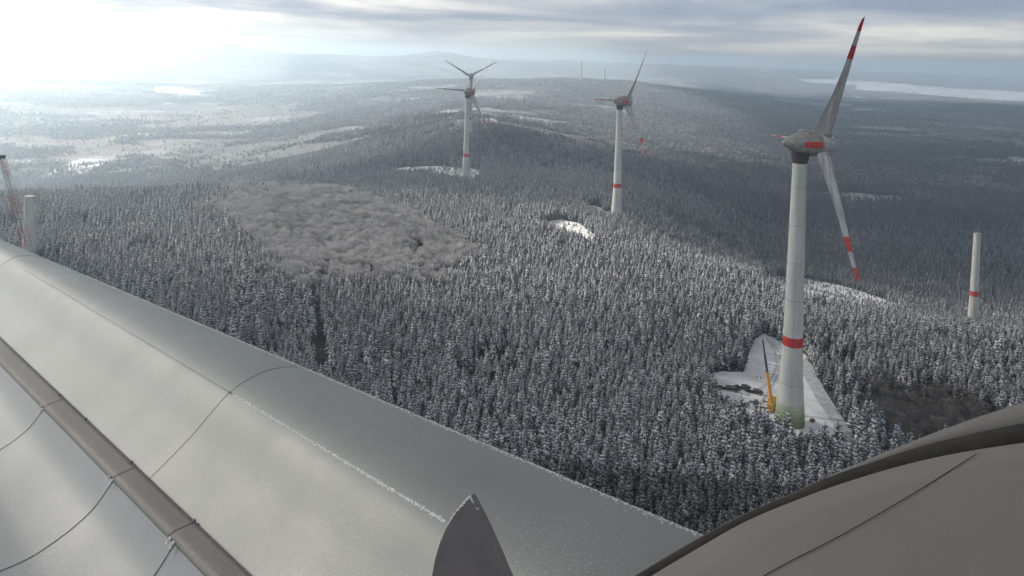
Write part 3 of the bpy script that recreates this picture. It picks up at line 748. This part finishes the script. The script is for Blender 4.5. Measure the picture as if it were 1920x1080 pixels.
def person(px, py, rz, label):
    p = on_ground(px, py)
    vs = [(0, 0, .95), (0, 0, 1.15), (0, .01, 1.42), (0, .01, 1.55), (0, .03, 1.66), (.1, 0, .9), (.12, .02, .5), (.13, 0, .08), (.13, .14, .03), (-.1, 0, .9), (-.14, .05, .5), (-.15, 0, .08), (-.15, .14, .03),
          (.2, 0, 1.42), (.27, .02, 1.14), (.24, .2, .95), (-.2, 0, 1.42), (-.27, .02, 1.14), (-.26, .12, .88), (0, .02, 1.76)]
    ed = [(0, 1), (1, 2), (2, 3), (3, 4), (4, 19), (0, 5), (5, 6), (6, 7), (7, 8), (0, 9), (9, 10), (10, 11), (11, 12), (2, 13), (13, 14), (14, 15), (2, 16), (16, 17), (17, 18)]
    rad = [.17, .16, .17, .07, .1, .1, .075, .055, .05, .1, .075, .055, .05, .08, .06, .045, .08, .06, .045, .09]
    me = bpy.data.meshes.new('person'); me.from_pydata(vs, ed, []); me.materials.append(M['cloth'])
    o = bpy.data.objects.new('person', me); S.collection.objects.link(o); o.location = p+Vector((0, 0, .2)); o.rotation_euler = (0, 0, rz)
    sk = o.modifiers.new('skin', 'SKIN')
    for i, r in enumerate(rad): me.skin_vertices[0].data[i].radius = (r, r)
    me.skin_vertices[0].data[0].use_root = True
    o.modifiers.new('sub', 'SUBSURF').render_levels = 1
    return tag(o, label, 'person', 'people in the snowy clearing')
person(1419.5, 712, .4, 'standing person in dark clothes, left one of two in the snow clearing')
person(1426, 713, 2.2, 'standing person in dark clothes, right one of two in the snow clearing')

# ------------------------------------------------------------------ the turbine one stands on
own = empty('wind_turbine', (3, -12, gz(3, -12)), label='foreground turbine seen close up: huge grey blade, pointed fin and rounded spinner', cat='wind turbine')
OWN = own.location.copy()
def loc(P): return Vector(P)-OWN
D_ = np.array([-.93, 1, -.20]); D_ /= np.linalg.norm(D_)
def on_plane(px, py, k):
    r = ray(px, py); return r*(k/np.dot(D_, r))
def relpix(P):
    a, b = project(P[0], P[1], P[2]+CAMZ); return float(a), float(b)
K0 = 10.0
Sx = on_plane(550, 690, K0); ev = np.array([.73, .68, 0])
sec = [Sx+ev*1.1+np.array([0, 0, -2.6]), Sx+ev*.95+np.array([0, 0, -1.2]), Sx+ev*.50+np.array([0, 0, -.46]), Sx+ev*.22+np.array([0, 0, -.12]), Sx,
       on_plane(490, 701, K0), on_plane(425, 742, K0), on_plane(345, 818, K0), on_plane(262, 887, K0), on_plane(215, 897, K0),
       on_plane(165, 965, K0), on_plane(80, 1033, K0), on_plane(0, 1075, K0), on_plane(-160, 1130, K0)]
LINES = {4: ((0, 450), (1310, 1010)), 6: ((30, 496), (830, 975)), 8: ((0, 635), (465, 1080)), 9: ((0, 680), (395, 1080))}
def snap(P, line, k):
    x, y = relpix(P); (x1, y1), (x2, y2) = line; dx, dy = x2-x1, y2-y1
    t = ((x-x1)*dx+(y-y1)*dy)/(dx*dx+dy*dy); return on_plane(x1+dx*t, y1+dy*t, k)
def section_at(k):
    out = [p + D_*(k-K0) for p in sec]; q = list(out)
    dl = {i: snap(out[i], ln, k)-out[i] for i, ln in LINES.items()}
    ks = sorted(dl)
    for i in range(len(out)):
        dv = np.array([np.interp(i, ks, [dl[j][c] for j in ks]) for c in range(3)])
        q[i] = out[i]+dv
    return q
KA, KB = 52.0, 2.6
secA, secB = section_at(KA), section_at(KB)
def sp(P, u):                 # smooth curve through the section points; crease kept at the cover strip
    n = len(P)-1; u = min(max(u, 0), n-1e-6); i = int(u); t = u-i
    if 8 <= i < 9: return P[i]*(1-t)+P[i+1]*t
    lo = 9 if i >= 9 else 0; hi = n if i >= 9 else 8
    g = lambda j: P[min(max(j, lo), hi)]
    p0, p1, p2, p3 = g(i-1), g(i), g(i+1), g(i+2)
    return .5*((2*p1)+(-p0+p2)*t+(2*p0-5*p1+4*p2-p3)*t*t+(-p0+3*p1-3*p2+p3)*t**3)
def bsurf(u, k):
    s = (k-KB)/(KA-KB); p = sp(secB, u)*(1-s)+sp(secA, u)*s
    p = p + np.array([0, 0, CAMZ])
    return Vector(p)
def bnorm(u, k):
    a = bsurf(u+.02, k)-bsurf(u-.02, k); b = bsurf(u, k+.05)-bsurf(u, k-.05); n = a.cross(b).normalized()
    return n if n.z > 0 else -n
def strip_mesh(name, us, ks, m, parent, off=0.0, thick=None, smooth=True):
    v = []; f = []; nu, nk = len(us), len(ks)
    for k in ks:
        for u in us: v.append(loc(bsurf(u, k)+bnorm(u, k)*off))
    for a in range(nk-1):
        for b in range(nu-1): f.append((a*nu+b, a*nu+b+1, (a+1)*nu+b+1, (a+1)*nu+b))
    q = f[len(f)//2]; nn = (v[q[1]]-v[q[0]]).cross(v[q[2]]-v[q[0]])
    if nn.z < 0: f = [t[::-1] for t in f]
    o = pymesh(name, v, f, parent, m, smooth)
    if thick:
        s = o.modifiers.new('thickness', 'SOLIDIFY'); s.thickness = thick; s.offset = -1
    return o
def metal(name, base, frost, rough, dents=.35, met=.1):
    m, t, p = mat(name)
    n1_ = noise_node(t, .9, 6); n2_ = noise_node(t, 60, 5, rough=.7); n3_ = noise_node(t, .35, 3)
    c = tmix(t, tramp(t, n1_, [(.35, 0.0), (.7, 1.0)]), base, tuple(min(1, b*1.09) for b in base))
    fm = t.nodes.new('ShaderNodeMath'); fm.operation = 'MULTIPLY'
    t.links.new(tramp(t, n2_, [(.52, 0.0), (.64, 1.0)]), fm.inputs[0]); t.links.new(tramp(t, n3_, [(.42, 0.0), (.66, .8)]), fm.inputs[1])
    c = tmix(t, fm.outputs[0], c, frost); t.links.new(c, p.inputs['Base Color'])
    t.links.new(tramp(t, n1_, [(.3, rough), (.75, rough+.09)]), p.inputs['Roughness']); p.inputs['Specular IOR Level'].default_value = .45; p.inputs['Metallic'].default_value = met
    bump(t, p, n3_, dents, .12)
    return m
M['shell'] = metal('blade_shell', (.18, .198, .20), (.36, .38, .39), .42, .015)
M['panel'] = metal('blade_panel', (.235, .25, .262), (.42, .44, .47), .46, .05)
M['strip'] = metal('cover_strip', (.17, .165, .155), (.4, .4, .4), .6, .1)
M['seam'] = worn('seam_sealant', (.13, .135, .135), (.20, .205, .205), .7, 8.0)
M['ice'] = worn('rime_ice', (.62, .64, .66), (.82, .84, .86), .7, 30.0, bmp=.5)
M['spinner'] = metal('spinner_shell', (.165, .16, .155), (.22, .22, .22), .64, .05)
M['gapdark'] = worn('spinner_gap', (.032, .030, .029), (.045, .042, .040), .8, 4.0)
M['gapdark'].node_tree.nodes['Principled BSDF'].inputs['Specular IOR Level'].default_value = .08
M['fin'] = worn('fin_paint', (.15, .138, .14), (.195, .18, .182), .65, 6.0)
ksA = list(np.exp(np.linspace(math.log(KB), math.log(KA), 60)))
bl = strip_mesh('blade', list(np.linspace(0, 8.0, 81)), ksA, M['shell'], own, 0, .05)
strip_mesh('cover_strip', [7.95, 8.2, 8.5, 8.8, 9.06], ksA, M['strip'], bl, .035, .03)
strip_mesh('trailing_panel', list(np.linspace(9.0, 13, 41)), ksA, M['panel'], bl, 0, .05)
strip_mesh('strip_backing', [7.9, 8.5, 9.1], ksA, M['strip'], bl, -.03, .03)
def surf_tube(name, path, r, m, parent, off=0.0, seg=6, jit=0.0, seed=1):
    R = random.Random(seed); pts = [bsurf(u, k)+bnorm(u, k)*off for u, k in path]; mb = MB(); n = 0; v = []; f = []
    for i, p in enumerate(pts):
        d = (pts[min(i+1, len(pts)-1)]-pts[max(i-1, 0)]).normalized(); nn = bnorm(*path[i]); sd = d.cross(nn).normalized()
        rr_ = r*(1+jit*R.uniform(-1, 1))
        for s in range(seg):
            a = 2*math.pi*s/seg; v.append(loc(p+sd*rr_*math.cos(a)+nn*rr_*.45*math.sin(a)))
    for i in range(len(pts)-1):
        for s in range(seg): f.append((i*seg+s, i*seg+(s+1) % seg, (i+1)*seg+(s+1) % seg, (i+1)*seg+s))
    f.append(tuple(range(seg))[::-1]); f.append(tuple((len(pts)-1)*seg+s for s in range(seg)))
    return pymesh(name, v, f, parent, m, True)
def find(px, py, u0, u1, k0=KB, k1=KA):        # where on the blade a mark sits
    best = None
    for u in np.linspace(u0, u1, 25):
        for k in np.exp(np.linspace(math.log(k0), math.log(k1), 160)):
            q = bsurf(u, k); a, b = project(q.x, q.y, q.z); e = (a-px)**2+(b-py)**2
            if best is None or e < best[0]: best = (e, u, k)
    return best[1], best[2]
for kk in (10.0, find(78, 482, 3.8, 4.4)[1]):
    surf_tube('ring_seam', [(u, kk+.0*u) for u in np.linspace(1.5, 7.95, 60)], .0045 if kk < 12 else .012, M['seam'], bl, .004)
uc = 6.0
k_c0 = find(428, 741, 5.6, 6.4)[1]; k_c1 = find(830, 975, 5.6, 6.4)[1]; k_c2 = find(40, 500, 5.6, 6.4)[1]
surf_tube('weld_seam', [(uc, k) for k in np.exp(np.linspace(math.log(k_c0), math.log(k_c2), 50))], .009, M['shell'], bl, .0)
# rime along the weld and the ridge: a crusty uneven line
def rime(name, u, k0, k1, n, r, seed, spread=.03):
    R = random.Random(seed); v = []; f = []
    for i in range(n):
        k = k0+(k1-k0)*R.random(); uu = u+R.gauss(0, spread); c = bsurf(uu, k); nn = bnorm(uu, k); q = r*R.uniform(.4, 1.5); m_ = len(v)
        t1_ = (bsurf(uu, k+.05)-bsurf(uu, k)).normalized(); t2_ = nn.cross(t1_)
        for s in range(5):
            a = 6.283*s/5+R.random(); v.append(loc(c+t1_*q*math.cos(a)*2.0+t2_*q*math.sin(a)))
        v.append(loc(c+nn*q*.7)); f.extend([(m_+s, m_+(s+1) % 5, m_+5) for s in range(5)])
    return pymesh(name, v, f, bl, M['ice'])
rime('ice_streak', uc, k_c1, k_c0, 1100, .006, 3, .012)
kr1 = find(1310, 1008, 3.9, 4.1)[1]
rime('ice_streak', 3.7, kr1, 24, 5000, .0045, 4, .12)
for (bx, by), (ex, ey) in (((86, 766), (0, 836)), ((219, 902), (0, 1075)), ((327, 1014), (278, 1080))):
    u_, k_ = find(bx, by, 8.9, 9.2)
    surf_tube('panel_seam', [(u, k_) for u in np.linspace(9.02, 12.9, 40)], .008, M['seam'], bl, .006)
    c = bsurf(9.12, k_); nn = bnorm(9.2, k_); dd = Vector(D_); sd = nn.cross(dd).normalized(); R3 = Matrix((sd, dd, nn)).transposed()
    m = MB()
    for s in (-1, 1): m.box(loc(c+dd*.07*s*(k_/10)+nn*.05), (.07, .025, .015), R3); m.bar(loc(c+dd*.07*s*(k_/10)+nn*.05), loc(c+dd*.07*s*(k_/10)+nn*.07), .010)
    m.build('bracket', M['ice'], bl)
for bx, by in ((110, 745), (245, 868), (365, 985), (160, 790)):
    u_, k_ = find(bx, by, 7.8, 8.4); c = bsurf(8.02, k_); nn = bnorm(8.02, k_)
    MB().bar(loc(c+nn*.03), loc(c+nn*.06), .022, seg=8).build('bolt', M['seam'], bl)
for k_ in (find(115, 750, 7.8, 8.6)[1], find(245, 880, 7.8, 8.6)[1], find(360, 985, 7.8, 8.6)[1]):
    surf_tube('strip_joint', [(u, k_) for u in np.linspace(7.98, 9.02, 10)], .008, M['seam'], bl, .038)

# spinner: lofted from its rim towards the viewer
rimp = [(1060, 1165, 4.2), (1195, 1080, 4.5), (1310, 1012, 4.8), (1400, 965, 5.02), (1490, 926, 5.25), (1580, 884, 5.5), (1690, 839, 5.8), (1790, 800, 6.1), (1920, 757, 6.5), (2100, 706, 7.0), (2400, 640, 7.8), (2900, 560, 9)]
topb = [(1062, 1167, 4.19), (1198, 1083, 4.49), (1314, 1015, 4.78), (1404, 968, 4.99), (1494, 930, 5.2), (1584, 890, 5.42), (1690, 851, 5.62), (1790, 824, 5.78), (1920, 796, 6.0), (2100, 766, 6.3), (2400, 724, 6.9), (2900, 670, 7.8)]
botb = [(1075, 1185, 4.10), (1210, 1095, 4.38), (1322, 1028, 4.62), (1402, 983, 4.80), (1494, 944, 4.98), (1584, 911, 5.15), (1690, 879, 5.30), (1790, 856, 5.42), (1920, 835, 5.58), (2100, 811, 5.8), (2400, 780, 6.3), (2900, 740, 7.0)]
def dens_row(row, n=60):
    P = [np.array(at(*p)) for p in row]; out = []
    m_ = len(P)-1
    for i in range(n+1):
        u = i/n*m_; a = min(int(u), m_-1); t = u-a
        p0, p1, p2, p3 = P[max(a-1, 0)], P[a], P[a+1], P[min(a+2, m_)]
        out.append(.5*((2*p1)+(-p0+p2)*t+(2*p0-5*p1+4*p2-p3)*t*t+(-p0+3*p1-3*p2+p3)*t**3))
    return out
Rr, Rt, Rb = dens_row(rimp), dens_row(topb), dens_row(botb)
wc = [min(max((float(project(*p)[0])-1540)/90, 0), 1) for p in Rr]
Rg = [a*(1-w)+b*w+np.array([0, -.005, .016]) for a, b, w in zip(Rr, Rt, wc)]
Rgo = [a*(1-w)+b*w+np.array([-.07, .14, -.19])*(1-w)+np.array([0, .02, -.05])*w for a, b, w in zip(Rr, Rt, wc)]
def off(row, *v): return [p+np.array(v) for p in row]
def loft(name, rows, m, parent, thick=None):
    n = len(rows[0]); v = [loc(p) for r in rows for p in r]; f = []
    for a in range(len(rows)-1):
        for b in range(n-1): f.append((a*n+b, a*n+b+1, (a+1)*n+b+1, (a+1)*n+b))
    o = pymesh(name, v, f, parent, m, True)
    if thick:
        s = o.modifiers.new('thickness', 'SOLIDIFY'); s.thickness = thick; s.offset = 0
    return o
bodyrows = [off(Rb, 0, 0, -.02), Rb]
for dy, dz in ((-.35, .10), (-.8, .20), (-1.4, .31), (-2.2, .42), (-3.2, .5), (-4.6, .5), (-6.5, .2), (-8.5, -.8), (-10, -2.4)):
    bodyrows.append(off(Rb, -.12*dy*0, dy, dz))
spn = loft('spinner', bodyrows, M['spinner'], own, .04)
loft('spinner_rim', [off(Rr, -.25, .55, -2.2), off(Rr, -.16, .34, -.9), off(Rr, -.07, .14, -.22), Rr, [a*.5+b*.5+np.array([0, 0, .006]) for a, b in zip(Rr, Rt)], Rt, off(Rt, 0, 0, -.08)], M['spinner'], spn, .02)
loft('spinner_gap', [Rgo, Rg, [a*.5+b*.5+np.array([0, 0, .022]) for a, b in zip(Rg, Rb)], off(Rb, 0, -.01, .014), off(Rb, 0, -.02, -.05)], M['gapdark'], spn)
# thin seam across the spinner
bb = np.array([[loc(p) for p in r] for r in bodyrows[1:]])
def spx(a, b):
    P = bb[a, b]+np.array(OWN); return project(*P)
def spin_hit(px, py):
    n_r = bb.shape[0]; best = None
    for a in np.linspace(0, n_r-1.001, 160):
        i = int(a); t = a-i; row = bb[i]*(1-t)+bb[i+1]*t + np.array(OWN); x, y = project(row[:, 0], row[:, 1], row[:, 2])
        d = (x-px)**2+(y-py)**2; j = int(np.argmin(d))
        j2 = min(max(j, 1), len(x)-2)
        den_ = (x[j2+1]-x[j2-1])**2+(y[j2+1]-y[j2-1])**2; s = ((px-x[j2-1])*(x[j2+1]-x[j2-1])+(py-y[j2-1])*(y[j2+1]-y[j2-1]))/den_
        s = min(max(s, 0), 1); P = row[j2-1]*(1-s)+row[j2+1]*s; e = (x[j2-1]*(1-s)+x[j2+1]*s-px)**2+(y[j2-1]*(1-s)+y[j2+1]*s-py)**2
        if best is None or e < best[0]: best = (e, P)
    return Vector(best[1])
sm = MB(); prev = None
path = [spin_hit(1830-(1830-1420)*t, 857+(1092-857)*t + 10*math.sin(t*math.pi)) for t in np.linspace(0, 1, 25)]
for _ in range(6): path = [path[0]]+[(path[i-1]+path[i]*2+path[i+1])/4 for i in range(1, 24)]+[path[-1]]
for q in path:
    q = q-OWN+Vector((0, -.004, .030))
    if prev is not None: sm.bar(prev, q, .0028, seg=5)
    prev = q
sm.build('panel_seam', M['gapdark'], spn)
# pointed fin rising between blade and viewer
fp = [(881, 932), (868, 945), (850, 967), (836, 990), (824, 1018), (815, 1048), (808, 1085), (800, 1160), (796, 1300), (1040, 1300), (990, 1165), (952, 1082), (934, 1040), (914, 995), (897, 960)]
FD = 3.3
front = [at(x, y, FD) for x, y in fp]; v = [loc(p) for p in front]+[loc(p+Vector((.02, .05, -.005))) for p in front]; n = len(fp)
f = [tuple(range(n))[::-1], tuple(range(n, 2*n))]+[(i, (i+1) % n, n+(i+1) % n, n+i) for i in range(n)]
fin = pymesh('fin', v, f, own, M['fin'])
b = fin.modifiers.new('bevel', 'BEVEL'); b.width = .006; b.segments = 2
# rime on the fin's tip and edges
R = random.Random(9); v = []; f = []
for i in range(520):
    t = R.random()**2.2; side = R.random() < .5
    P_ = fp[:7] if side else [fp[0]]+fp[::-1][:4]
    u = t*(len(P_)-1); a = int(min(u, len(P_)-2)); q = u-a; x = P_[a][0]*(1-q)+P_[a+1][0]*q; y = P_[a][1]*(1-q)+P_[a+1][1]*q
    if t > (.75 if side else .22): continue
    c = loc(at(x+R.gauss(0, .8), y+R.gauss(0, .8), FD+R.uniform(-.005, .05))); r = .0030*(1.9-1.3*t)*R.uniform(.5, 1.3); m_ = len(v)
    for s in ((1, 0, 0), (-1, 0, 0), (0, 1, 0), (0, -1, 0), (0, 0, 1), (0, 0, -1)): v.append(c+Vector(s)*r)
    for s in ((0, 2, 4), (2, 1, 4), (1, 3, 4), (3, 0, 4), (2, 0, 5), (1, 2, 5), (3, 1, 5), (0, 3, 5)): f.append(tuple(m_+k for k in s))
pymesh('ice_streak', v, f, fin, M['ice'])
# body and tower that carry it, below and behind the viewer
MB().lathe([(-11, .1), (-10, 2), (-7, 4), (-3, 5.4), (1, 5.9), (5, 5.7), (8, 4.6)], 40, Matrix.Translation((0, 3, CAMZ-8.6-OWN.z)) @ AX).build('nacelle', M['nacelle'], own, smooth=True)
hh = CAMZ-12-OWN.z
MB().lathe([(-2, 7), (0, 6.9), (20, 5.5), (40, 4.6), (85, 3.8), (hh, 3.1)], 40).build('tower', M['concrete'], own, smooth=True)

# ------------------------------------------------------------------ unseen broken cloud added to shade the land, gaps placed for sun patches
ALT = 1400.0
OX, OY = [q*(ALT+CAMZ-35)/math.tan(SUN_EL) for q in (math.sin(SUN_AZ), math.cos(SUN_AZ))]
gx, gy = np.meshgrid(np.arange(-2600, 9000, 60.0), np.arange(-2500, 10500, 60.0), indexing='ij')
cov = .75 + 1.3*(fbm(gx/1500, gy/1500, 4, 77)-.5) + .5*(fbm(gx/300, gy/300, 3, 78)-.5)
def hole(x, y, rx, ry, d, rot=0):
    ca_, sa_ = math.cos(rot), math.sin(rot); u = (gx-x)*ca_+(gy-y)*sa_; w = -(gx-x)*sa_+(gy-y)*ca_
    return d*np.exp(-(u/rx)**2-(w/ry)**2)
cov += .5*np.exp(-(gx-500)**2/2500**2-(gy-500)**2/900**2) + .7*np.clip((gx-gy*.15-200)/400, 0, 1)
cov -= hole(-330, 700, 330, 170, 2.3, -.1) + hole(-250, 3900, 1100, 1500, 2.4) + hole(-2100, 3300, 1500, 2300, 2.6) + hole(-720, 830, 260, 130, 1.9) + hole(70, 565, 220, 110, 2.0) + hole(250, 900, 260, 90, 1.6) + hole(4700, 8600, 4200, 2600, 3.2)
edge = np.minimum(np.minimum(gx+2600, 8900-gx), np.minimum(gy+2500, 10400-gy))/500
cov = np.minimum(cov, edge)
hgt = np.clip((cov-.25)*330, 0, 260)*(.6+.8*fbm(gx/420, gy/420, 4, 79))
na_, nb_ = gx.shape; on = hgt > 8
top = np.stack([gx+OX, gy+OY, CAMZ-20+ALT+hgt*.9+(gx*0)], -1).reshape(-1, 3); bot = np.stack([gx+OX, gy+OY, CAMZ-20+ALT-hgt*.25], -1).reshape(-1, 3)
ix = np.arange(na_*nb_).reshape(na_, nb_); f = []
cell = on[:-1, :-1] & on[1:, :-1] & on[1:, 1:] & on[:-1, 1:]
for i, j in zip(*np.where(cell)):
    a, b, c, d = int(ix[i, j]), int(ix[i+1, j]), int(ix[i+1, j+1]), int(ix[i, j+1]); o = na_*nb_
    f.append((a, b, c, d)); f.append((o+d, o+c, o+b, o+a))
cm_, ct_, cp_ = mat('cloud'); cp_.inputs['Base Color'].default_value = (.85, .86, .88, 1); cp_.inputs['Roughness'].default_value = 1
cp_.inputs['Specular IOR Level'].default_value = 0; cp_.inputs['Alpha'].default_value = .64
tag(pymesh('cloud', np.concatenate([top, bot]), f, None, cm_, True), 'unseen broken cloud layer over the forest, gaps shaped for sun patches', 'cloud', kind='stuff')

# ------------------------------------------------------------------ haze
hz = MB().box((0, 0, (CAMZ+110-400)/2), (30000, 30000, CAMZ+110+400)).build('haze', None)
hm = bpy.data.materials.new('haze_air'); hm.use_nodes = True; t = hm.node_tree; t.nodes.clear()
o_ = t.nodes.new('ShaderNodeOutputMaterial'); pv = t.nodes.new('ShaderNodeVolumePrincipled')
pv.inputs['Color'].default_value = (.70, .86, 1.0, 1); pv.inputs['Density'].default_value = 1.7e-4; pv.inputs['Anisotropy'].default_value = .6
t.links.new(pv.outputs[0], o_.inputs['Volume']); hz.data.materials.append(hm)
tag(hz, 'pale winter haze over the forest and hills', 'haze', kind='stuff')
ls.scale = (.74, .74, 1); rs_.scale = (.86, .86, 1); rs_.location.z -= 5.5
print('trees', int(keep.sum()), 'beech', int((keep & beech).sum()), 'near', len(cand))
for e in (t1, t2, t3, t4):
    for z in (0, HUB): print('turbine', [round(float(q)) for q in project(e.location.x, e.location.y, e.location.z+z)])
